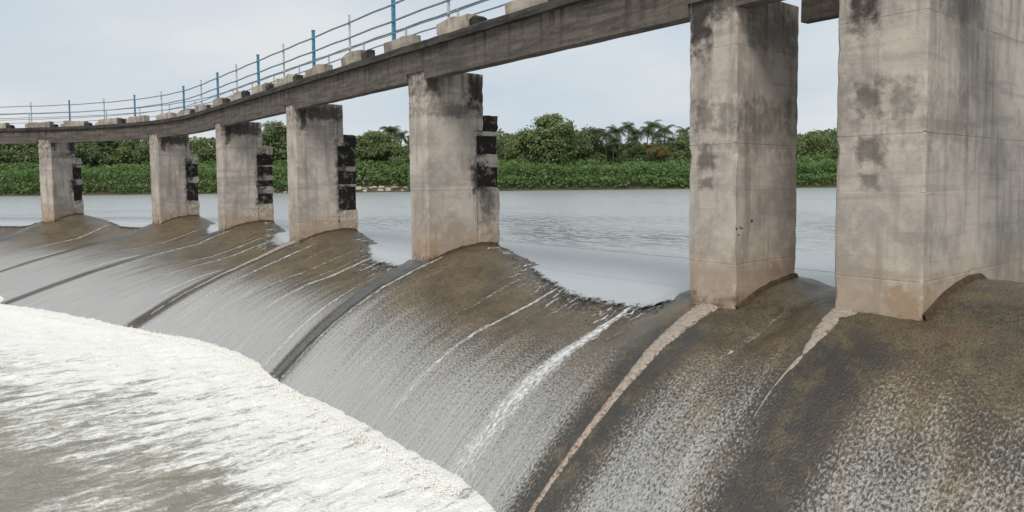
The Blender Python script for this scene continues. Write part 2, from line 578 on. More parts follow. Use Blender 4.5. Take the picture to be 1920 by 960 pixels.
def w_toe(s):
    """how far the apron reaches: it widens towards the left"""
    return 4.75 + .42 * np.maximum(np.sqrt((np.maximum(s - 12.5, 0)) ** 2 + 16) - 4, 0) * (1 - sstep(22, 40, s) * .25)


def weir_z(s, Y):
    s = np.asarray(s, float); Y = np.asarray(Y, float)
    wt = np.minimum(w_toe(s), 11.5)
    # stretch of the slope below w = 1.5
    st = (wt - 1.5) / 3.25
    Ys = np.where(Y < -1.5, -1.5 + (Y + 1.5) / st, Y)
    z = np.interp(Ys, _ys, _zs)
    # bays between piers lie lower than the humps the piers stand on
    d = np.zeros_like(s + Y)
    for k, sp in enumerate(PIER_S[:-1]):
        sn = PIER_S[k + 1]
        inb = (s > sp) & (s <= sn)
        r = sn - .5 - s          # distance from the right flank of the farther pier
        l = s - sp - .5          # distance from the left flank of the nearer pier
        dd = sstep(-.1, 3.0, r) ** .8 * sstep(-.15, 1.7, l)
        d = np.where(inb, dd, d)
    z = z - .55 * d * (.45 + .55 * sstep(-3.2, -.2, Ys))
    # the short bay and the end pier on the right stand a little higher
    z = z + .27 * sstep(-1.6, -3.0, s) * sstep(-3.2, -.3, Ys) + .0
    z = z - .16 * np.exp(-((s + 1.75) / .45) ** 2) * sstep(-2.0, -.3, Ys)
    return z


def lip_edge(s):
    """how far upstream the smooth water ends: further back beside each pier's hump"""
    s = np.asarray(s, float)
    e = np.full(s.shape, .5)
    for k, sp in enumerate(PIER_S[:-1]):
        sn = PIER_S[k + 1]
        r = sn - .5 - s; l = s - sp - .5
        v = .50 + 2.1 * sstep(6.2, .3, r) + .5 * sstep(.7, .1, l)
        e = np.where((s > sp) & (s <= sn), v, e)
    return e


ZW = -2.40          # pond level
ZT = -5.15          # tailwater level

# ------------------------------------------------------------------ weir
weir = empty('weir', (-14.0, -2.0, ZT))
tag(weir, 'long curved stone and concrete overflow weir with thin water sliding down its face', 'weir')


def child(name, me, mat):
    """part of the weir: mesh given in world coordinates"""
    o = link(name, me, mat, weir)
    o.location = (14.0, 2.0, -ZT)
    return o


ss = np.concatenate([np.arange(-14, -8, .3), np.arange(-8, 2, .06), np.arange(2, 12, .09), np.arange(12, 24, .14), np.arange(24, 84, .35)])
tt = np.concatenate([np.linspace(0, .3, 130), np.linspace(.3, 1, 150)[1:]])
W = np.minimum(w_toe(ss), 11.5) + .9
SS = np.repeat(ss[:, None], len(tt), 1)
YY = 7.0 - (7.0 + W[:, None]) * tt[None, :] ** 1.0
# finer where it shows
YY = np.sort(np.concatenate([np.linspace(7, 3, 12)[:-1][None, :].repeat(len(ss), 0),
                             3 - (3 + W[:, None]) * np.linspace(0, 1, 170)[None, :]], 1), 1)[:, ::-1]
SS = np.repeat(ss[:, None], YY.shape[1], 1)
ZZ = weir_z(SS, YY)
rough_amp = .020 * sstep(3, 1.5, YY) + .0
ZZ = ZZ + fbm(SS * 5, YY * 3.5, 3, 4) * .040 * sstep(-5.5, .3, YY) + fbm(SS * 1.1, YY * .35, 9, 3) * .05 * sstep(1.2, -.5, YY)
XX, YW = at(SS, YY)
wd = -YY
wt = np.minimum(w_toe(SS), 11.5)
rel = np.clip(wd / wt, -1, 1.2)
# distance from the nearest pier centre along the line
nearr = sstep(2, -2, SS)
pd = np.min(np.abs(SS[..., None] - np.array(PIER_S + [-3.43])), -1)
lee = np.exp(-(pd / (.50 + .20 * nearr)) ** 4)                                  # no water comes down behind a pier
film = sstep(.05, .80, rel + .10 * fbm(SS * .6, SS * 0 + 3, 5, 3)) * 1.02
film = film + .16 * sstep(4, 20, SS) * sstep(.2, .6, rel) + .22 * sstep(.6, 1.0, rel)
film = film * (1 - .92 * lee)
film = film * (1 - .22 * nearr)
moss = sstep(-.9, -.1, rel) * sstep(.75, .15, rel) * (.75 + fbm(SS * .7, YY * .5, 21, 3) * 1.2)
bayc = np.zeros_like(SS)
for kk, sp in enumerate(PIER_S[:-1]):
    r = PIER_S[kk + 1] - .5 - SS; l = SS - sp - .5
    bayc = np.maximum(bayc, sstep(.9, 3.2, r) * sstep(.0, .8, l))
lip = bayc * np.exp(-((YY - lip_edge(SS) + .25) / .5) ** 2)
dry = np.zeros_like(SS)
uv = np.stack([SS, wd], -1)
me = grid_mesh('spillway_face', np.stack([XX, YW, ZZ], -1)[:, ::1], True, uv,
               {'film': film, 'dry': dry, 'moss': np.clip(moss, 0, 1), 'lip': lip, 'lee': lee * sstep(-.02, .22, rel), 'wet': .85 * np.exp(-((YY - np.minimum(lip_edge(SS), 2.2) + .05) / .45) ** 2), 'coarse': .75 + .25 * sstep(12, 1, SS) * sstep(1.15, .8, rel)})
face = child('spillway_face', me, MAT['weir'])


def ridge(s_top, half0, half1, y0, y1, rise, mat, drift=0.0):
    """raised rib running down the slope from the nose of a pier"""
    n = 46
    ys = np.linspace(y0, y1, n)
    prof = np.array([-1.0, -.8, -.4, .05, .45, .8, 1.0])
    hts = np.array([-.12, .35, .85, 1.0, .85, .35, -.12])
    t = np.linspace(0, 1, n)
    hw = (half0 * (1 - t) ** 2.0 + half1) * (1 + .25 * fbm(t * 7, t * 0 + s_top, 14, 3))
    c = s_top + drift * t + .03 * np.sin(t * 9)
    S = c[:, None] + hw[:, None] * prof[None, :]
    Y = ys[:, None] + 0 * S + .05 * fbm(S * 9, S * 3, 4, 2)
    Z = weir_z(S, Y) + (rise * hts)[None, :] * (.35 + .65 * (1 - t))[:, None] + fbm(S * 8, Y * 5, 8, 3) * .025
    x, y = at(S, Y)
    me = grid_mesh('nose_ridge', np.stack([x, y, Z], -1)[:, ::-1], True, None, {'side': np.abs(prof)[None, ::-1] + 0 * S, 'along': t[:, None] + 0 * S})
    return child('nose_ridge', me, mat)


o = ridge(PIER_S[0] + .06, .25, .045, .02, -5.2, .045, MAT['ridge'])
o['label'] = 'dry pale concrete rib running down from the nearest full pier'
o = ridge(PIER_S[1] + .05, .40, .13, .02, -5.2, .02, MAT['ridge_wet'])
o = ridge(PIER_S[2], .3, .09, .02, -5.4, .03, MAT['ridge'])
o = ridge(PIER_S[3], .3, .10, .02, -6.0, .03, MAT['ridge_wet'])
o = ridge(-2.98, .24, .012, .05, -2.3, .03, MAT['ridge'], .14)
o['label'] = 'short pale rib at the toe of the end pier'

# trickles of white water (nobody could count them)
TR_P, TR_UV, TR_A, TR_F = [], [], [], []


def trickle(s, y0, y1, w0, w1, drift=0.0, strength=1.0, lift=.022):
    global TR_F
    n = max(30, int((y0 - y1) / .07)); m = 9
    t = np.linspace(0, 1, n)
    c = s + drift * t + .05 * np.sin(t * 7 + s) * t
    hw = (w0 + (w1 - w0) * t) * .5 * (1 + .35 * fbm(t * 14, t * 0 + s, 2, 3))
    u = np.linspace(-1, 1, m)
    S = c[:, None] + hw[:, None] * u[None, :]
    Y = (y0 + (y1 - y0) * t)[:, None] + 0 * S
    Z = weir_z(S, Y) + fbm(S * 5, Y * 3.5, 3, 4) * .040 * sstep(-5.5, .3, Y) + fbm(S * 1.1, Y * .35, 9, 3) * .05 * sstep(1.2, -.5, Y)
    Z = Z + lift * (1 - u[None, :] ** 2) + .004 + fbm(S * 14, Y * 9, 31, 2) * .02
    x, y = at(S, Y)
    b = sum(len(p) for p in TR_P)
    TR_P.append(np.stack([x, y, Z], -1).reshape(-1, 3))
    TR_UV.append(np.stack([S, -Y], -1).reshape(-1, 2))
    e = (1 - np.abs(u[None, :]) ** 1.6) * (strength * sstep(0, .02, t) * (1 - .3 * sstep(.4, 1, t)))[:, None]
    TR_A.append(e.reshape(-1))
    idx = np.arange(n * m).reshape(n, m) + b
    TR_F.append(np.stack([idx[:-1, :-1], idx[:-1, 1:], idx[1:, 1:], idx[1:, :-1]], -1).reshape(-1, 4))


TRICKLES = [
    (1.85, .55, -4.5, .16, 1.15, -.25, 1.00), (2.05, .2, -4.5, .05, .25, -.9, .55),
    (4.45, .95, -4.0, .13, .30, .15, .80), (6.1, .9, -1.2, .10, .12, 0, .6),
    (9.15, .5, -4.4, .12, .30, .25, .75), (11.0, .9, -4.6, .12, .75, .05, .95), (11.6, .7, -2.5, .06, .2, .1, .6),
    (14.2, 1.2, -3.0, .2, .35, .1, .85), (14.8, .9, -2.5, .1, .2, .1, .6), (16.2, 1.0, -4.0, .1, .3, .1, .6), (18.3, .4, -4.5, .12, .3, 0, .7),
    (21.6, 1.0, -4.6, .2, .8, 0, .9), (24.4, 1.0, -4.0, .2, .4, 0, .8), (26.0, 1.0, -4.0, .2, .4, 0, .8), (28.7, .3, -5, .15, .4, 0, .7),
    (32.2, .9, -6, .2, .9, 0, .9), (36.0, .9, -5, .2, .5, 0, .7), (42, .9, -6, .25, .9, 0, .9), (46, .9, -5, .2, .5, 0, .8),
    (.95, .1, -1.0, .05, .12, .2, .5), (-1.7, .5, -2.6, .1, .4, .1, .35),
]
for a in TRICKLES: trickle(*a)
for i in range(70):
    s_ = random.uniform(.5, 30)
    if min(abs(s_ - q) for q in PIER_S) < .7: continue
    y_ = float(lip_edge(np.array(s_))) + random.gauss(-.25, .2)
    trickle(s_, y_, y_ - random.uniform(.18, .45), .05, .12, 0, random.uniform(.6, 1.0), .03)
for i in range(26):
    s_ = random.uniform(1.4, 30); y_ = random.uniform(.2, .9)
    trickle(s_, y_, y_ - random.uniform(.5, 1.6), .05, .10, 0, random.uniform(.3, .6))
Pt = np.concatenate(TR_P); Ft = np.concatenate(TR_F); Ut = np.concatenate(TR_UV); At = np.concatenate(TR_A)
me = bpy.data.meshes.new('trickling_water')
me.from_pydata(Pt.tolist(), [], Ft.tolist())
l = me.uv_layers.new(name='UVMap')
l.data.foreach_set('uv', Ut[Ft.reshape(-1)].reshape(-1).astype(np.float32))
a = me.attributes.new('edge', 'FLOAT', 'POINT'); a.data.foreach_set('value', At.astype(np.float32))
me.polygons.foreach_set('use_smooth', np.ones(len(me.polygons), bool))
o = link('trickling_water', me, MAT['trickle'])
tag(o, 'white trickles of water running down the brown weir face', 'water', kind='stuff')

# rough dark stones caught along the lip (ground cover)
sv, sf = [], []
base = [(-1, -1, -.6), (1, -1, -.6), (1, 1, -.6), (-1, 1, -.6), (-.7, -.6, .5), (.7, -.7, .6), (.6, .7, .5), (-.6, .6, .65), (0, 0, .9)]
bf = [(0, 1, 5, 4), (1, 2, 6, 5), (2, 3, 7, 6), (3, 0, 4, 7), (4, 5, 8), (5, 6, 8), (6, 7, 8), (7, 4, 8)]
for i in range(520):
    s_ = random.uniform(.6, 31)
    r_ = min(abs(s_ - q) for q in PIER_S)
    if r_ < .8: continue
    y_ = float(lip_edge(np.array(s_))) - .15 + random.gauss(0, .26)
    sz = random.uniform(.010, .032)
    x, y = at(s_, y_)
    z = float(weir_z(s_, y_)) + sz * .1
    a = random.uniform(0, 6.28); ca, sa = math.cos(a), math.sin(a)
    b = len(sv)
    for q in base:
        qx, qy, qz = (c * random.uniform(.75, 1.25) * sz for c in q)
        qx *= 1.4
        sv.append((float(x) + qx * ca - qy * sa, float(y) + qx * sa + qy * ca, z + qz))
    sf += [tuple(j + b for j in f) for f in bf]
me = bpy.data.meshes.new('lip_stones'); me.from_pydata(sv, [], sf)
o = link('lip_stones', me, MAT['wet_stone'])
tag(o, 'small dark wet stones and moss tufts along the crest of the weir', 'stones', kind='stuff')

# ------------------------------------------------------------------ piers
def pier_shaft(y0, y1, z0, z1, joints, half=TH / 2, seed=0):
    r = random.Random(seed)
    mb = MB()
    js = [z0] + [j for j in joints if z0 < j < z1] + [z1]
    rings = []
    for a, b in zip(js[:-1], js[1:]):
        off = r.uniform(-.004, .004); gap = r.choice((.0005, .0015, .006))
        n = max(3, int((b - a) / .16))
        zs = [a + .002, a + .02] + [a + .03 + (b - a - .06) * i / n for i in range(1, n)] + [b - .02, b - .002]
        for i, z in enumerate(zs):
            ins = (gap if i in (0, len(zs) - 1) else 0) - off
            c = .016 + max(0, r.gauss(0, .013))
            rings.append((z, ins, c + (.03 if r.random() < .12 else 0)))
    v = []
    for z, ins, c in rings:
        x0, x1, ya, yb = -half + ins, half - ins, y0 + ins, y1 - ins
        cs = [c + max(-.012, r.gauss(0, .006)) for _ in range(4)]
        ring = [(x0 + cs[0], ya), (x1 - cs[1], ya), (x1, ya + cs[1]), (x1, yb - cs[2]), (x1 - cs[2], yb), (x0 + cs[3], yb), (x0, yb - cs[3]), (x0, ya + cs[0])]
        v += [(x, y, z) for x, y in ring]
    f = [tuple(range(8))[::-1], tuple(range(len(v) - 8, len(v)))]
    for i in range(len(rings) - 1):
        for k_ in range(8):
            f.append((i * 8 + k_, i * 8 + (k_ + 1) % 8, (i + 1) * 8 + (k_ + 1) % 8, (i + 1) * 8 + k_))
    mb.add(v, f)
    return mb


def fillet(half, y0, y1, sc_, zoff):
    """dark brown line where the flank of the pier meets the weir"""
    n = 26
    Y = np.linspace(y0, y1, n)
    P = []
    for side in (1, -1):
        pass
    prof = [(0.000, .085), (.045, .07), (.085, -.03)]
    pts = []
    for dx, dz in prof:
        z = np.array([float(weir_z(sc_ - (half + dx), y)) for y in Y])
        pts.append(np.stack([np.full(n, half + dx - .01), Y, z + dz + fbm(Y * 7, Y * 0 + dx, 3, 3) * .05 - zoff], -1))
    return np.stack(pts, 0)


def rough_block(x0, x1, y0, y1, z0, z1, amp=.03, n=(4, 3, 4), seed=0):
    """eroded block: a finely divided box pushed about by noise"""
    r = random.Random(seed)
    nx, ny, nz = n
    P = {}
    v, f = [], []
    ox = r.uniform(0, 50)

    def vid(i, j, k_):
        if (i, j, k_) not in P:
            x = x0 + (x1 - x0) * i / nx; y = y0 + (y1 - y0) * j / ny; z = z0 + (z1 - z0) * k_ / nz
            ex = (i in (0, nx)) + (j in (0, ny)) + (k_ in (0, nz))
            cx, cy, cz = (x0 + x1) / 2, (y0 + y1) / 2, (z0 + z1) / 2
            pull = amp * (.0, .25, .55, 1.0)[ex] * r.uniform(.4, 1.5)
            d = Vector((x - cx, y - cy, z - cz)); d = d.normalized() if d.length else d
            P[(i, j, k_)] = len(v)
            v.append((x - d.x * pull + r.uniform(-amp, amp) * .3, y - d.y * pull + r.uniform(-amp, amp) * .3, z - d.z * pull + r.uniform(-amp, amp) * .3))
        return P[(i, j, k_)]
    for i in range(nx):
        for j in range(ny):
            f.append((vid(i, j, 0), vid(i, j + 1, 0), vid(i + 1, j + 1, 0), vid(i + 1, j, 0)))
            f.append((vid(i, j, nz), vid(i + 1, j, nz), vid(i + 1, j + 1, nz), vid(i, j + 1, nz)))
    for i in range(nx):
        for k_ in range(nz):
            f.append((vid(i, 0, k_), vid(i + 1, 0, k_), vid(i + 1, 0, k_ + 1), vid(i, 0, k_ + 1)))
            f.append((vid(i, ny, k_), vid(i, ny, k_ + 1), vid(i + 1, ny, k_ + 1), vid(i + 1, ny, k_)))
    for j in range(ny):
        for k_ in range(nz):
            f.append((vid(0, j, k_), vid(0, j, k_ + 1), vid(0, j + 1, k_ + 1), vid(0, j + 1, k_)))
            f.append((vid(nx, j, k_), vid(nx, j + 1, k_), vid(nx, j + 1, k_ + 1), vid(nx, j, k_ + 1)))
    mb = MB(); mb.add(v, f)
    return mb


JOINTS = [-1.5, -.2, .66, 2.38]


def make_pier(k_, label, mat, dark=(), steps=True, y_end=2.07, half=TH / 2, s_c=None, joints=JOINTS, ztop=3.34):
    s_c = PIER_S[k_] if s_c is None else s_c
    x, y, th = path(s_c)
    zb = float(weir_z(s_c, 0.0))
    root = empty('bridge_pier', (float(x), float(y), zb), float(th))
    tag(root, label, 'pier', 'concrete piers of the weir bridge')
    def P(mb, name, m):
        o_ = mb.build(name, m, root)
        # mesh was written with z in world height
        o_.location = (0, 0, -zb)
        return o_
    P(pier_shaft(0, y_end if not steps else 1.80, -3.3, ztop, joints, half, k_ + 3), 'shaft', mat)
    if steps:
        lo = -3.3
        # the grooved upstream end: sound blocks with dark eroded gaps between them
        zs = sorted(dark)
        core = rough_block(-half + .06, half - .05, 1.78, 2.62, -3.3, 2.05, .05, (4, 3, 18), k_)
        P(core, 'groove_core', MAT['blackened'])  # fills the gaps; its black colour carries their shade
        P(pier_shaft(1.803, 2.07, 1.62, ztop, joints, half - .004, k_ + 31), 'end_block', mat)
        edges = [-3.3] + [q for pr in zs for q in pr] + [1.615]
        for a, b in zip(edges[::2], edges[1::2]):
            if b - a < .04: continue
            e = rough_block(-half + .004, half - .004 + random.uniform(-.02, .01), 1.803, 2.66 + random.uniform(-.05, .01), a + random.uniform(-.03, .05) * (a > -3), b + random.uniform(-.06, .05),
                            .045, (4, 4, max(3, int((b - a) / .15))), k_ * 10 + int(a * 10))
            P(e, 'groove_block', mat)
        cap = rough_block(-half + .02, half - .02, 2.073, 2.66, 1.62, 2.11, .04, (4, 3, 4), k_ + 77)
        P(cap, 'groove_block', MAT['blackened'] if k_ in (1, 2) else mat)
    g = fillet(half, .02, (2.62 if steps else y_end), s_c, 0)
    me_ = grid_mesh('dark_fillet', g, True)
    o_ = link('dark_fillet', me_, MAT['moss'], root); o_.location = (0, 0, -zb)
    return root, P


make_pier(3, 'pier with many small ragged dark gaps up its pond side, just before the bend', MAT['pier_second'],
          [(-.9, -.45), (-.1, .25), (.55, .95), (1.1, 1.6)])
make_pier(2, 'pier with tall black gaps along its pond side and a soot dark head', MAT['pier_second'],
          [(-1.0, -.1), (.03, .55), (.80, 1.6)])
make_pier(1, 'pier in mid photo with black corner stains at its top and one square black hole', MAT['pier_third'],
          [(-.12, .50), (.88, 1.46)])
r4, P4 = make_pier(0, 'nearest full pier with three dark square patches on its narrow front', MAT['pier_near'], steps=False, y_end=2.09)
for (u, z) in ((.04, -.86), (.14, -.84), (.20, -.86), (.52, -.74), (.10, -.97)):
    mb = MB()
    mb.tube([(TH / 2 - .05, u, z), (TH / 2 + .006, u, z)], random.uniform(.018, .028), 8)
    P4(mb, 'drain_hole', MAT['blackened'])  # raised dark plugs, the shade inside small holes painted as their colour
make_pier(4, 'pier standing where the weir begins to bend, left of the fully seen ones', MAT['pier_second'], [(-.9, .2), (.6, 1.4)])
make_pier(5, 'pier on the bent left arm of the weir, next after the bend', MAT['pier_third'], [(-.9, .2), (.6, 1.4)])
make_pier(6, 'last pier at the far left end of the bent arm', MAT['pier'], [(-.9, .2), (.6, 1.4)])
# the wide end pier at the right, past a short sluice bay
re, PE = make_pier(0, 'broad end pier at the right edge past the narrow bay', MAT['pier_near'], steps=False, y_end=6.5, half=.64, s_c=-3.43, ztop=3.34)
# ------------------------------------------------------------------ bridge
bridge = empty('walkway_bridge', (-14.0, .5, 3.0))
tag(bridge, 'narrow dark concrete footbridge running over all the piers with broken kerb blocks', 'bridge')


def bpart(name, me, mat):
    o_ = link(name, me, mat, bridge)
    o_.location = (14.0, -.5, -3.0)
    return o_


def sweep(sec, s_list, jit=0.0):
    """closed section (Y,z) swept along the line"""
    n = len(sec)
    v, f = [], []
    for i, s_ in enumerate(s_list):
        for (Y, z) in sec:
            x, y = at(s_, Y + random.uniform(-jit, jit))
            v.append((float(x), float(y), z + random.uniform(-jit, jit)))
    for i in range(len(s_list) - 1):
        for k_ in range(n):
            f.append((i * n + k_, (i + 1) * n + k_, (i + 1) * n + (k_ + 1) % n, i * n + (k_ + 1) % n))
    f.append(tuple(range(n))); f.append(tuple(range((len(s_list) - 1) * n, len(s_list) * n))[::-1])
    mb = MB(); mb.add(v, f)
    return mb


def srange(a, b, d):
    n = max(2, int(round((b - a) / d)) + 1)
    return list(np.linspace(a, b, n))


SPANS = [(-12.0, -4.08)] + [(-2.785, -.01 - 1.0 + .0)] if False else []
faces = [(-4.07, -2.79)] + [(q - .5, q + .5) for q in PIER_S]
for (a, b) in zip(faces[:-1], faces[1:]):
    s_a, s_b = a[1] + .004, b[0] - .004
    sec = [(-.05, 3.03), (.30, 3.03), (.30, 3.878), (-.05, 3.878)]
    bpart('girder', sweep(sec, srange(s_a, s_b, .5), .006).mesh('girder'), MAT['beam'])
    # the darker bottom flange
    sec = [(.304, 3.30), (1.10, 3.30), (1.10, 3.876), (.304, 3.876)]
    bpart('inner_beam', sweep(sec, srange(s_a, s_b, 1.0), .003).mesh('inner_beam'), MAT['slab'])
for a in faces:
    sec = [(-.056, 3.27), (-.004, 3.27), (-.004, 3.345), (1.28, 3.345), (1.28, 3.876), (-.056, 3.876)]
    bpart('bearing_beam', sweep(sec, srange(a[0] - .002, a[1] + .002, .4), .0).mesh('bearing_beam'), MAT['beam'])
sl = srange(-9.0, 78, .35)
sec = [(-.20, 3.88), (1.34, 3.88), (1.34, 4.085), (-.16, 4.085), (-.20, 4.05)]
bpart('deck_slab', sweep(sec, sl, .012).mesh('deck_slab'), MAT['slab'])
# lintel over the short sluice bay
mb = MB(); mb.box(1.004, 2.786, 2.15, 2.40, 3.05, 3.5, .004); 
bpart('lintel', mb.mesh('lintel'), MAT['beam'])

POST_S = [11.2 + 3.07 * i for i in range(-6, 22)]
rail = empty('railing', (-11.2, .08, 4.1))
tag(rail, 'blue and pale posted steel railing along the near edge of the footbridge', 'railing')
rail2 = empty('railing', (-11.2, 1.22, 4.1))
tag(rail2, 'thin pale railing along the far pond side edge of the footbridge', 'railing')


def rpart(name, mb, mat, root):
    o_ = mb.build(name, mat, root)
    o_.location = (-root.location[0], -root.location[1], -root.location[2])
    return o_


def chunk(s_a, s_b, y0, y1, z0, z1, mat, name='kerb_block'):
    n = max(4, int((s_b - s_a) / .30))
    sl_ = np.linspace(s_a, s_b, n)
    rings = []
    for i, s_ in enumerate(sl_):
        e = .05 if i in (0, n - 1) else 0
        dz = random.uniform(-.09, .03) - e * random.uniform(0, 1.2); dy = random.uniform(-.04, .03)
        rings.append([(y0 + dy + e * .5, z0), (y1, z0), (y1 - .02, z1 + dz), (y0 + .03 + dy, z1 + dz), (y0 + dy, z1 - .03 + dz)])
    v, f = [], []
    for s_, rg in zip(sl_, rings):
        for (Y, z) in rg:
            x, y = at(s_, Y); v.append((float(x), float(y), z))
    m_ = 5
    for i in range(n - 1):
        for q in range(m_):
            f.append((i * m_ + q, (i + 1) * m_ + q, (i + 1) * m_ + (q + 1) % m_, i * m_ + (q + 1) % m_))
    f.append(tuple(range(m_))); f.append(tuple(range((n - 1) * m_, n * m_))[::-1])
    mb_ = MB(); mb_.add(v, f)
    bpart(name, mb_.mesh(name), mat)


for i, s_ in enumerate(POST_S):
    blue = (i - 6) % 2 == 0
    x, y = at(s_, .08); x, y = float(x), float(y)
    L = random.uniform(1.5, 1.95)
    chunk(s_ + .32 - L, s_ + .32, -.14, .24, 4.088, 4.088 + random.uniform(.33, .42), MAT['kerb'])
    if random.random() < .6:      # a broken lump at the lower end
        chunk(s_ + .32 - L - .42, s_ + .32 - L - .02, -.12, .2, 4.088, 4.088 + random.uniform(.2, .36), MAT['slab'])
    if random.random() < .5:
        chunk(s_ + .36, s_ + .72, -.1, .2, 4.088, 4.088 + random.uniform(.12, .26), MAT['kerb'])
    mb = MB()
    if blue:
        mb.box(x - .055, x + .055, y - .045, y + .045, 4.3, 5.82)
        po = rpart('post', mb, MAT['blue'], rail)
        mb = MB(); mb.box(x - .07, x + .07, y - .06, y + .06, 5.823, 5.85)
        mb.build('post_cap', MAT['blue'], po)
    else:
        mb.tube([(x, y, 4.3), (x, y, 5.84)], .042, 8)
        rpart('post', mb, MAT['pale_post'], rail)
    x2, y2 = at(s_ + 1.2, 1.22)
    mb = MB(); mb.tube([(float(x2), float(y2), 4.087), (float(x2), float(y2), 5.25)], .035, 6)
    rpart('post', mb, MAT['pale_post'], rail2)
for zr, rr in ((5.55, .030), (5.04, .030), (4.66, .020)):
    pts = [(float(at(s_, .03)[0]), float(at(s_, .03)[1]), zr + (.012 * math.sin(s_ * 2.1))) for s_ in srange(-7, 74, 1.02)]
    mb = MB(); mb.tube(pts, rr, 6); rpart('rail', mb, MAT['rail'], rail)
for zr, rr in ((5.22, .024), (4.90, .022), (4.55, .018)):
    pts = [(float(at(s_, 1.22)[0]), float(at(s_, 1.22)[1]), zr + (.012 * math.sin(s_ * 2.3))) for s_ in srange(-6, 74, 1.02)]
    mb = MB(); mb.tube(pts, rr, 6); rpart('rail', mb, MAT['rail'], rail2)

# ------------------------------------------------------------------ ground, pond, tailwater
def RD(r, d):
    """level point r to the right of and d in front of the photographer"""
    return CAM[0] + RH[0] * r + FH[0] * d, CAM[1] + RH[1] * r + FH[1] * d


BANK = 208.0
rr = np.concatenate([np.linspace(-4000, -300, 14)[:-1], np.linspace(-300, 300, 151), np.linspace(300, 4000, 14)[1:]])
dd = np.concatenate([np.linspace(-1500, 180, 14)[:-1], np.linspace(180, 260, 54), np.linspace(260, 7000, 30)[1:]])
RR, DD = np.meshgrid(rr, dd, indexing='ij')


def bank_edge(r): return BANK + 3.0 * fbm(r * .03, r * 0, 6, 3) + 1.6 * fbm(r * .2, r * 0 + 4, 8, 2)


def ground_z(r, d):
    e = d - bank_edge(r)
    z = -9.0 + 6.7 * sstep(-8, 0.2, e) + 1.1 * sstep(0, 2.5, e) + 2.6 * sstep(2, 26, e) + .8 * fbm(r * .06, d * .06, 12, 3) * sstep(0, 12, e)
    return z + .012 * np.maximum(e - 30, 0)


GX, GY = RD(RR, DD)
me = grid_mesh('ground', np.stack([GX, GY, ground_z(RR, DD)], -1), True)
o = link('ground', me, MAT['soil']); tag(o, 'river bed and grassy far bank', 'ground', kind='structure')

# pond surface: level, then bending over the lip of each bay as a smooth sheet
sp = np.concatenate([np.arange(-14, 12, .11), np.arange(12, 84, .25)])
yp = np.concatenate([np.linspace(-.4, 3.2, 80), np.linspace(3.4, 7, 11)])
SP, YP = np.meshgrid(sp, yp, indexing='ij')
sheet = weir_z(SP, YP) + .05
edge = lip_edge(SP) - .12 + .14 * fbm(SP * 1.1, SP * 0, 15, 2)
zp = np.where(YP > 2.3, ZW, np.minimum(ZW, sheet + .02))
zp[:, -1] -= .008
zp = zp - .10 * sstep(edge + .05, edge - .45, YP)
thin = sstep(edge - .30, edge + .38, YP)
xp, ypw = at(SP, YP)
me = grid_mesh('pond_lip', np.stack([xp, ypw, zp], -1), True, None, {'ripple': .05 + 0 * SP, 'thin': thin})
o = link('overflow_sheet', me, MAT['sheet']); tag(o, 'smooth sheet of water bending over the weir crest', 'water', kind='structure')
# the open pond: rows from the weir's own line out to the far bank
yo = np.concatenate([[7.0], 7 + np.geomspace(.5, 60, 60)])
XO, YO = at(*np.meshgrid(np.concatenate([np.arange(-14, 84, .5)]), yo, indexing='ij'))
# blend outwards into the level (r,d) frame with one big sheet instead where far away
lat = np.concatenate([np.linspace(-4000, -200, 12)[:-1], np.linspace(-200, 200, 240), np.linspace(200, 4000, 12)[1:]])
# start line: the weir line seen from the (r, d) frame
wx, wy = at(np.linspace(-14, 84, 800), 6.9)
wr = (wx - CAM[0]) * RH[0] + (wy - CAM[1]) * RH[1]
wdp = (wx - CAM[0]) * FH[0] + (wy - CAM[1]) * FH[1]
order = np.argsort(wr)
near = np.interp(lat, wr[order], wdp[order])
tq = np.concatenate([np.linspace(0, .35, 90)[:-1], np.linspace(.35, 1, 40)])
DQ = near[:, None] + (BANK + 14 - near)[:, None] * tq[None, :]
LQ = np.repeat(lat[:, None], len(tq), 1)
xq, yq = RD(LQ, DQ)
def gau(l0, d0, wl, wd_): return np.exp(-((LQ - l0) / wl) ** 2 - ((DQ - d0) / wd_) ** 2)
rip = 1.15 * gau(1.8, 33, 2.6, 7) + .9 * gau(6.6, 29, 2.6, 4.5) + .5 * gau(4, 44, 9, 6) + .6 * gau(-9, 45, 5, 9) + .5 * gau(16, 30, 6, 9) + .35 * sstep(.02, .2, fbm(LQ * .10, DQ * .06, 41, 3)) * sstep(22, 30, DQ) * sstep(120, 60, DQ)
rip = np.clip(rip, 0, 1) + .06
me = grid_mesh('pond', np.stack([xq, yq, np.full_like(xq, ZW) - .003 * (tq[None, :] > 0) - 0], -1), True, None, {'ripple': rip})
o = link('pond', me, MAT['pond']); tag(o, 'broad grey pond held back by the weir', 'pond', kind='structure')

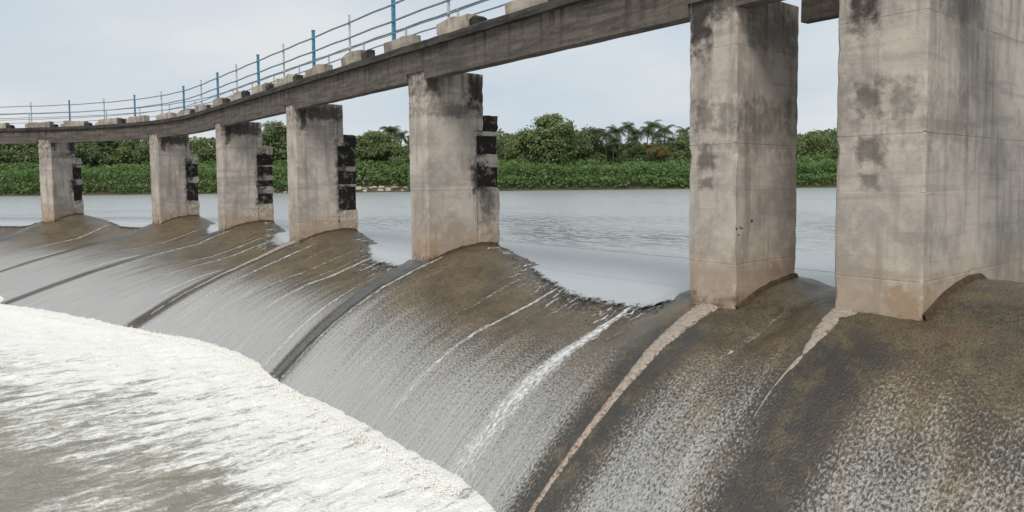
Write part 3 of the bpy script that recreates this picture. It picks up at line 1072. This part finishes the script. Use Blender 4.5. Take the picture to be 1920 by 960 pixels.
# tailwater with foam
xs_ = np.concatenate([np.linspace(-400, -62, 12)[:-1], np.arange(-62, -16, .22), np.arange(-16, 12, .10), np.linspace(12.5, 300, 10)])
ys_ = np.concatenate([np.linspace(-400, -42, 10)[:-1], np.arange(-42, -14, .3), np.arange(-14, -2.9, .10)])
TX, TY = np.meshgrid(xs_, ys_, indexing='ij')
sq = np.linspace(-14, 84, 300)
tx_, ty_ = at(sq, -np.minimum(w_toe(sq), 11.5) + .2)
dmin = np.full(TX.shape, 1e9)
for a, b in zip(tx_[::2], ty_[::2]):
    dmin = np.minimum(dmin, (TX - a) ** 2 + (TY - b) ** 2)
dmin = np.sqrt(dmin)
amp = .05 + .07 * np.exp(-dmin / .9)
amp = amp * (.25 + .75 * sstep(.1, 1.1, dmin))
tz = ZT + amp * (fbm(TX * 4.5, TY * 3.5, 51, 4) * 2.0 + .15) + .10 * fbm(TX * .5, TY * .35, 55, 3) + .10 * np.exp(-(dmin / .8) ** 2)
foam = .50 + .16 * sstep(-11, -18, TX) + .72 * np.exp(-(dmin / 4.6) ** 1.6) + .18 * sstep(-8, -2, TX) * 0
foam = foam + .62 * fbm(TX * .30, TY * .16, 61, 3) - .52 * np.exp(-((TX + 3.9) / 1.7) ** 2 - ((TY + 7.9) / .95) ** 2) - .30 * np.exp(-((TX + 6.2) / 2.6) ** 2 - ((TY + 10.2) / .9) ** 2)
me = grid_mesh('tailwater', np.stack([TX, TY, tz], -1)[:, ::1], True, None, {'foam': foam})
o = link('tailwater', me, MAT['tail']); tag(o, 'white foaming water churning at the foot of the weir', 'water', kind='structure')

# spray and lumps of froth thrown up where the sheet strikes
sv, sf = [], []
oct_ = [(1, 0, 0), (-1, 0, 0), (0, 1, 0), (0, -1, 0), (0, 0, 1), (0, 0, -1)]
of_ = [(0, 2, 4), (2, 1, 4), (1, 3, 4), (3, 0, 4), (2, 0, 5), (1, 2, 5), (3, 1, 5), (0, 3, 5)]
for i in range(7000):
    s_ = 1.0 + 34 * random.random() ** 1.4
    wt_ = float(min(w_toe(np.array(s_)), 11.5))
    off = abs(random.gauss(0, .14)) if random.random() < .88 else random.uniform(0, .9)
    Y_ = -wt_ - off + .16
    x, y = at(s_, Y_)
    z = ZT + .12 + abs(random.gauss(0, .07)) * (1 if off < .4 else .5)
    q = random.uniform(.005, .017)
    b = len(sv)
    sv += [(float(x) + vx * q * random.uniform(.6, 1.5), float(y) + vy * q * random.uniform(.6, 1.5), z + vz * q) for vx, vy, vz in oct_]
    sf += [tuple(j + b for j in f) for f in of_]
me = bpy.data.meshes.new('spray'); me.from_pydata(sv, [], sf)
MAT['spray'] = simple('white_froth', (.88, .87, .82), .6, .05, 5, .1)
o = link('spray', me, MAT['spray'])
tag(o, 'white spray and froth along the foot of the weir', 'spray', kind='stuff')

# ------------------------------------------------------------------ vegetation
def crown_quads(lobes, n, size, seed, flat=.8):
    """leaf clusters scattered through a set of ellipsoid lobes, thickest near their skins"""
    r = np.random.default_rng(seed)
    vol = np.array([l[3] * l[4] * l[5] for l in lobes]) ** .75
    pick = r.choice(len(lobes), n, p=vol / vol.sum())
    L = np.array(lobes)[pick]
    d = r.normal(size=(n, 3)); d /= np.linalg.norm(d, axis=1)[:, None]
    rad = (r.random(n) ** .33) * (1 + .16 * r.normal(size=n))
    c = L[:, :3] + d * rad[:, None] * L[:, 3:6]
    # orientation: outward with a strong random part
    nrm = d + .7 * r.normal(size=(n, 3)) + np.array([0, 0, .35]); nrm /= np.linalg.norm(nrm, axis=1)[:, None]
    up = r.normal(size=(n, 3))
    a = np.cross(nrm, up); a /= np.linalg.norm(a, axis=1)[:, None]
    b = np.cross(nrm, a)
    sx = size * r.uniform(.5, 1.25, n)[:, None]; sy = size * r.uniform(.4, .95, n)[:, None]
    k1 = r.uniform(.5, 1.2, (n, 4))
    V = np.stack([c - a * sx * k1[:, :1], c - b * sy * k1[:, 1:2] + nrm * size * .2, c + a * sx * k1[:, 2:3], c + b * sy * k1[:, 3:4] + nrm * size * .1], 1)
    return V


def tree_proto(seed, h, spread, nl, n, size, base=.18):
    r = random.Random(seed)
    lobes = []
    for i in range(nl):
        t = r.random()
        z = h * (base + (.90 - base) * t)
        prof = math.sin(math.pi * min(1, .22 + .70 * t)) ** .8
        a = r.uniform(0, 6.28); q = spread * prof * r.uniform(.35, .85)
        s_ = spread * r.uniform(.24, .42)
        lobes.append((q * math.cos(a), q * math.sin(a), z, s_, s_, s_ * r.uniform(.6, .85)))
    lobes.append((0, 0, h * .82, spread * .40, spread * .40, h * .16))
    lobes.append((0, 0, h * .52, spread * .62, spread * .62, h * .26))
    crown = quads_mesh('crown', crown_quads(lobes, n, size, seed))
    mb = MB()
    mb.tube([(0, 0, -1), (.1, .05, h * .25), (.15, 0, h * .5), (.1, .1, h * .78)], [h * .022, h * .017, h * .012, h * .004], 8)
    for l_ in lobes[:9]:
        z0 = h * r.uniform(.22, .45)
        mb.tube([(.1, 0, z0), (l_[0] * .5, l_[1] * .5, (z0 + l_[2]) * .5 + .3), (l_[0], l_[1], l_[2])], [h * .009, h * .006, h * .002], 5)
    return crown, mb.mesh('trunk', True)


def palm_proto(seed, h, crown_r, nf=20):
    r = random.Random(seed)
    mb = MB()
    lx, ly = r.uniform(-1.2, 1.2), r.uniform(-1.2, 1.2)
    pts = [(lx * t ** 2, ly * t ** 2, -1 + (h + 1) * t) for t in (0, .2, .4, .6, .8, 1)]
    mb.tube(pts, [.24, .19, .17, .16, .15, .16], 7)
    V = []
    top = Vector((lx, ly, h))
    for i in range(nf):
        a = 6.283 * i / nf + r.uniform(-.25, .25)
        el = r.uniform(-.5, 1.25)
        L = crown_r * r.uniform(.8, 1.15)
        d = Vector((math.cos(a), math.sin(a), 0)); side = Vector((-math.sin(a), math.cos(a), 0))
        p = top.copy(); v = el
        seg = 9
        for s_ in range(seg):
            stp = L / seg
            q = p + (d * math.cos(v) + Vector((0, 0, 1)) * math.sin(v)) * stp
            wdt = crown_r * .24 * math.sin(math.pi * min(1, (.12 + .88 * (s_ + .6) / seg))) + .06
            for sg in (1, -1):
                for hh in range(2):
                    m = p.lerp(q, hh * .5 + .1); m2 = p.lerp(q, hh * .5 + .42)
                    tip = m + side * sg * wdt + (q - p) * .9 - Vector((0, 0, wdt * .75))
                    V.append([tuple(m), tuple(m2), tuple(tip + (m2 - m) * .5), tuple(tip)])
            p = q; v -= r.uniform(.14, .26)
    return quads_mesh('crown', np.array(V)), mb.mesh('trunk', True)


def round_proto(seed, n):
    r = random.Random(seed)
    lobes = [(0, 0, 6.2, 3.3, 3.3, 3.0), (-1.6, .4, 4.6, 3.0, 3.0, 2.4), (1.8, -.3, 4.4, 2.8, 2.8, 2.4)]
    for i in range(34):
        a = r.uniform(0, 6.283); el = math.asin(r.uniform(-.35, 1))
        q = 1.0 + .1 * r.random()
        lobes.append((3.5 * q * math.cos(el) * math.cos(a), 3.5 * q * math.cos(el) * math.sin(a), 5.7 + 3.4 * q * math.sin(el), 1.0, 1.0, .8))
    crown = quads_mesh('crown', crown_quads(lobes, n, .27, seed))
    mb = MB()
    mb.tube([(0, 0, -1), (.1, .05, 2), (.1, 0, 4), (0, 0, 7)], [.26, .20, .15, .05], 8)
    for l_ in lobes[3:12]:
        mb.tube([(.1, 0, 2.6), (l_[0] * .5, l_[1] * .5, 3.6), (l_[0], l_[1], l_[2])], [.10, .07, .02], 5)
    return crown, mb.mesh('trunk', True)


PROT = [tree_proto(11, 10, 4.6, 16, 7500, .30), tree_proto(23, 10, 3.6, 13, 6000, .30), tree_proto(35, 10, 5.4, 18, 8000, .31, .1),
        tree_proto(47, 10, 2.7, 12, 5000, .28, .12), round_proto(3, 13000)]
PALM = [palm_proto(5, 14, 4.0, 24), palm_proto(8, 14, 3.6, 22), palm_proto(13, 14, 4.3, 26)]
PXM = 1300.0


def plant(name, protos, which, px, base_h, top_y, dist, leaf, label, group, xs=1.0, bark='bark'):
    """put a plant where the far bank shows it: px = column in the photo, sized to its real height"""
    r = (px - 968) / PXM * dist
    x, y = RD(r, dist)
    zg = float(ground_z(np.array(r), np.array(dist)))
    wl = 362 - (px - 680) * .0149
    h = (wl - top_y) / PXM * dist + (ZW - zg) + .3
    crown, trunk = protos[which]
    h0 = 10.0 if protos is PROT else 15.5
    sc_ = h / h0
    root = empty(name, (x, y, zg), random.uniform(0, 6.28))
    root.scale = (sc_ * xs, sc_ * xs, sc_)
    if group:
        where = 'left of the bend in the bridge' if px < 430 else 'seen just left of the soot headed pier' if px < 560 else 'seen between the soot headed pier and the black cornered pier' if px < 790 else \
            'seen between the black cornered pier and the nearest full pier' if px < 1310 else 'behind the two rightmost piers'
        label = {0: 'rounded ', 1: 'narrow ', 2: 'broad spreading ', 3: 'slender '}.get(which, '') * (protos is PROT) + label + ' ' + where; group = group + ', ' + where
    tag(root, label, 'palm' if 'palm' in name else 'tree', group)
    for nm, me_, mm in (('crown', crown, leaf), ('trunk', trunk, bark)):
        o_ = bpy.data.objects.new(nm, me_); col.objects.link(o_); o_.parent = root
        if not len(me_.materials): me_.materials.append(MAT[mm])
        o_.material_slots[0].link = 'OBJECT'; o_.material_slots[0].material = MAT[mm]
    return root


G1 = 'broadleaf trees behind the scrub on the far bank'
G2 = 'coconut palms behind the scrub on the far bank'
plant('broadleaf_tree', PROT, 4, 1042, 0, 217, 226, 'leaf_a', 'tallest round headed tree on the far bank', None, .98)
plant('broadleaf_tree', PROT, 2, 985, 0, 248, 230, 'leaf_a', 'broad tree leaning up to the left of the tallest round tree', None, .95)
plant('broadleaf_tree', PROT, 4, 712, 0, 250, 232, 'leaf_a', 'wide dome shaped tree between the soot headed pier and the black cornered pier', None, 1.15)
plant('slender_tree', PROT, 3, 1062, 0, 290, 217, 'leaf_c', 'small thin pale stemmed tree before the tallest round tree', None, .5, 'pale_bark')
MID = 'far bank tree'
for px, ty, ds, wh, lf in ((952, 262, 236, 1, 'leaf_b'), (1098, 246, 240, 2, 'leaf_b'), (1130, 262, 248, 0, 'leaf_a'), (1160, 272, 246, 1, 'leaf_b'), (1215, 274, 238, 1, 'leaf_a'),
                           (1262, 272, 244, 0, 'leaf_b'), (1288, 250, 232, 1, 'leaf_a'), (1195, 272, 232, 2, 'leaf_b'), (1245, 278, 228, 2, 'leaf_a'),
                           (668, 272, 236, 1, 'leaf_a'), (748, 262, 238, 0, 'leaf_b'), (690, 258, 240, 0, 'leaf_b'), (765, 276, 228, 2, 'leaf_a'),
                           (530, 232, 232, 1, 'leaf_b'), (508, 262, 236, 0, 'leaf_b'), (552, 244, 240, 3, 'leaf_b'), (590, 262, 240, 0, 'leaf_a'), (630, 258, 238, 0, 'leaf_a'),
                           (1330, 252, 238, 0, 'leaf_a'), (1390, 256, 238, 2, 'leaf_b'), (1450, 250, 238, 0, 'leaf_a'), (1520, 252, 234, 2, 'leaf_a'), (1556, 254, 236, 0, 'leaf_a'), (1600, 250, 236, 2, 'leaf_b'), (1490, 254, 240, 0, 'leaf_b'),
                           (1660, 250, 240, 0, 'leaf_b'), (1720, 250, 240, 2, 'leaf_a'), (1790, 246, 240, 0, 'leaf_b'), (1860, 246, 240, 2, 'leaf_b'), (1920, 246, 240, 0, 'leaf_b'),
                           (840, 262, 240, 0, 'leaf_a'), (890, 258, 240, 2, 'leaf_b'), (800, 266, 240, 2, 'leaf_b'),
                           (470, 250, 236, 0, 'leaf_b'), (430, 258, 238, 2, 'leaf_b'), (385, 262, 240, 0, 'leaf_a'), (340, 256, 238, 0, 'leaf_b'), (300, 262, 238, 2, 'leaf_b'), (255, 258, 240, 0, 'leaf_a'),
                           (210, 250, 238, 1, 'leaf_b'), (165, 246, 236, 0, 'leaf_b'), (120, 250, 240, 2, 'leaf_b'), (75, 256, 240, 0, 'leaf_a'), (30, 250, 238, 0, 'leaf_b'), (-20, 255, 240, 2, 'leaf_b'), (-70, 255, 240, 0, 'leaf_a')):
    plant('broadleaf_tree', PROT, wh, px, 0, ty, ds, lf, MID, G1, 1.0 if wh != 3 else 1.2)
PAL = 'far bank coconut palm'
for px, ty, ds, lf in ((1183, 238, 236, 'palm'), (1237, 234, 238, 'palm'), (1166, 246, 232, 'palm'), (1256, 243, 240, 'palm'), (1146, 252, 238, 'palm'), (1205, 250, 233, 'palm'), (1128, 248, 240, 'palm'), (1218, 246, 242, 'palm'), (1246, 254, 231, 'palm'), (1194, 262, 230, 'palm'), (1270, 262, 230, 'palm'), (1157, 264, 229, 'palm'), (1285, 246, 243, 'palm'),
                       (741, 246, 244, 'palm'), (757, 256, 242, 'palm'), (640, 262, 240, 'palm'), (518, 240, 246, 'palm'), (1120, 250, 250, 'palm'), (1535, 252, 246, 'palm')):
    plant('coconut_palm', PALM, random.randrange(3), px, 0, ty - 5, ds, lf, PAL, G2)
plant('coconut_palm', PALM, 0, 1225, 0, 272, 225, 'palm_dry', 'yellowing palm standing lower than the green palms', None)
plant('coconut_palm', PALM, 2, 1252, 0, 276, 224, 'palm_dry', 'yellow brown palm nearest the right hand pier', None)

# scrub: one dense band nobody could count
r_ = rng
n = 80000
R_ = r_.uniform(-215, 215, n)
E_ = r_.random(n) ** 1.3 * 26
hh = 4.2 + 4.2 * (fbm(R_ * .12, E_ * .12, 71, 3) + .5) + .5 * fbm(R_ * .6, E_ * .5, 75, 2)
mound = np.where(E_ < 1.5, .55, 1.0)
bare = sstep(-46, -49, R_) * sstep(-28, -31, -R_ * -1 - 60) * 0
Hh = hh * mound * (r_.random(n) ** .45)
Dd = bank_edge(R_) + .2 + E_
# a stony landing in the left half of the bank has no scrub on its first metres
px_ = 968 + R_ / Dd * 1300
keep = ~((px_ > 664) & (px_ < 774) & (E_ < 5 + 3 * vnoise(px_ * .1, px_ * 0, 3)) & (r_.random(n) < .93))
R_, Dd, Hh, E_ = R_[keep], Dd[keep], Hh[keep], E_[keep]
n = len(R_)
gx, gy = RD(R_, Dd)
gz = ground_z(R_, Dd) + Hh
c = np.stack([gx, gy, gz], -1)
nrm = r_.normal(size=(n, 3)) * .8 + np.array([-FH[0] * .5, -FH[1] * .5, .6]); nrm /= np.linalg.norm(nrm, axis=1)[:, None]
a = np.cross(nrm, r_.normal(size=(n, 3))); a /= np.linalg.norm(a, axis=1)[:, None]; b = np.cross(nrm, a)
sz = (.34 * r_.uniform(.6, 1.5, n))[:, None]
V = np.stack([c - a * sz * 1.3, c - b * sz * .7, c + a * sz * 1.3, c + b * sz * .8], 1)
o = link('riverside_scrub', quads_mesh('riverside_scrub', V), MAT['scrub'])
tag(o, 'dense light green scrub and reeds along the far waterline', 'scrub', kind='stuff')

# the wood behind, one mass of foliage closing the gaps between the trees
n = 52000
R_ = r_.uniform(-260, 260, n)
D_ = BANK + 36 + 22 * r_.random(n)
px_ = 968 + R_ / D_ * 1300
top = 14.0 + 5.0 * fbm(R_ * .10, R_ * 0, 81, 3) + 3.0 * fbm(R_ * .35, R_ * 0, 85, 2) - 2.6 * sstep(1085, 1130, px_) * sstep(1330, 1290, px_)
top = np.where((px_ > 640) & (px_ < 775), top * .72, top)
Hh = top * r_.random(n) ** .6 + 1.0
gx, gy = RD(R_, D_)
c = np.stack([gx, gy, ground_z(R_, D_) + Hh], -1)
nrm = r_.normal(size=(n, 3)) * .9 + np.array([-FH[0] * .5, -FH[1] * .5, .5]); nrm /= np.linalg.norm(nrm, axis=1)[:, None]
a = np.cross(nrm, r_.normal(size=(n, 3))); a /= np.linalg.norm(a, axis=1)[:, None]; b = np.cross(nrm, a)
sz = (.62 * r_.uniform(.6, 1.5, n))[:, None]
V = np.stack([c - a * sz * 1.2, c - b * sz * .7, c + a * sz * 1.2, c + b * sz * .8], 1)
o = link('distant_wood', quads_mesh('distant_wood', V), MAT['leaf_b'])
tag(o, 'continuous wood closing the gaps behind the trees of the far bank', 'wood', kind='stuff')

# boulders at the stony landing
bm_ = []
for k_ in range(3):
    rr_ = random.Random(90 + k_)
    mb = MB()
    n1_, n2_ = 8, 5
    v = [(0, 0, -.6)]
    for i in range(1, n2_):
        for j in range(n1_):
            ph = math.pi * i / n2_ - math.pi / 2; th = 6.283 * j / n1_
            q = rr_.uniform(.75, 1.15)
            v.append((q * math.cos(ph) * math.cos(th), q * .8 * math.cos(ph) * math.sin(th), q * .6 * math.sin(ph)))
    v.append((0, 0, .6))
    f = [(0, 1 + (j + 1) % n1_, 1 + j) for j in range(n1_)]
    for i in range(n2_ - 2):
        for j in range(n1_):
            a0 = 1 + i * n1_; b0 = a0 + n1_
            f.append((a0 + j, a0 + (j + 1) % n1_, b0 + (j + 1) % n1_, b0 + j))
    l0 = 1 + (n2_ - 2) * n1_
    f += [(l0 + j, l0 + (j + 1) % n1_, len(v) - 1) for j in range(n1_)]
    mb.add(v, f)
    bm_.append(mb.mesh('boulder'))
    bm_[-1].materials.append(MAT['stone'])
for i in range(34):
    px = random.uniform(668, 772) if i < 28 else random.uniform(512, 545)
    ds = BANK + random.uniform(.2, 4.5)
    r = (px - 968) / 1300 * ds
    x, y = RD(r, ds)
    o = bpy.data.objects.new('boulder', bm_[i % 3]); col.objects.link(o)
    q = random.uniform(.35, .95)
    o.scale = (q * 1.4, q, q)
    o.location = (x, y, max(ZW, float(ground_z(np.array(r), np.array(ds)))) + .12)
    o.rotation_euler = (0, 0, random.uniform(0, 6.28))
    tag(o, 'pale boulder on the stony landing at the far waterline', 'boulder', 'pale boulders at the far waterline')
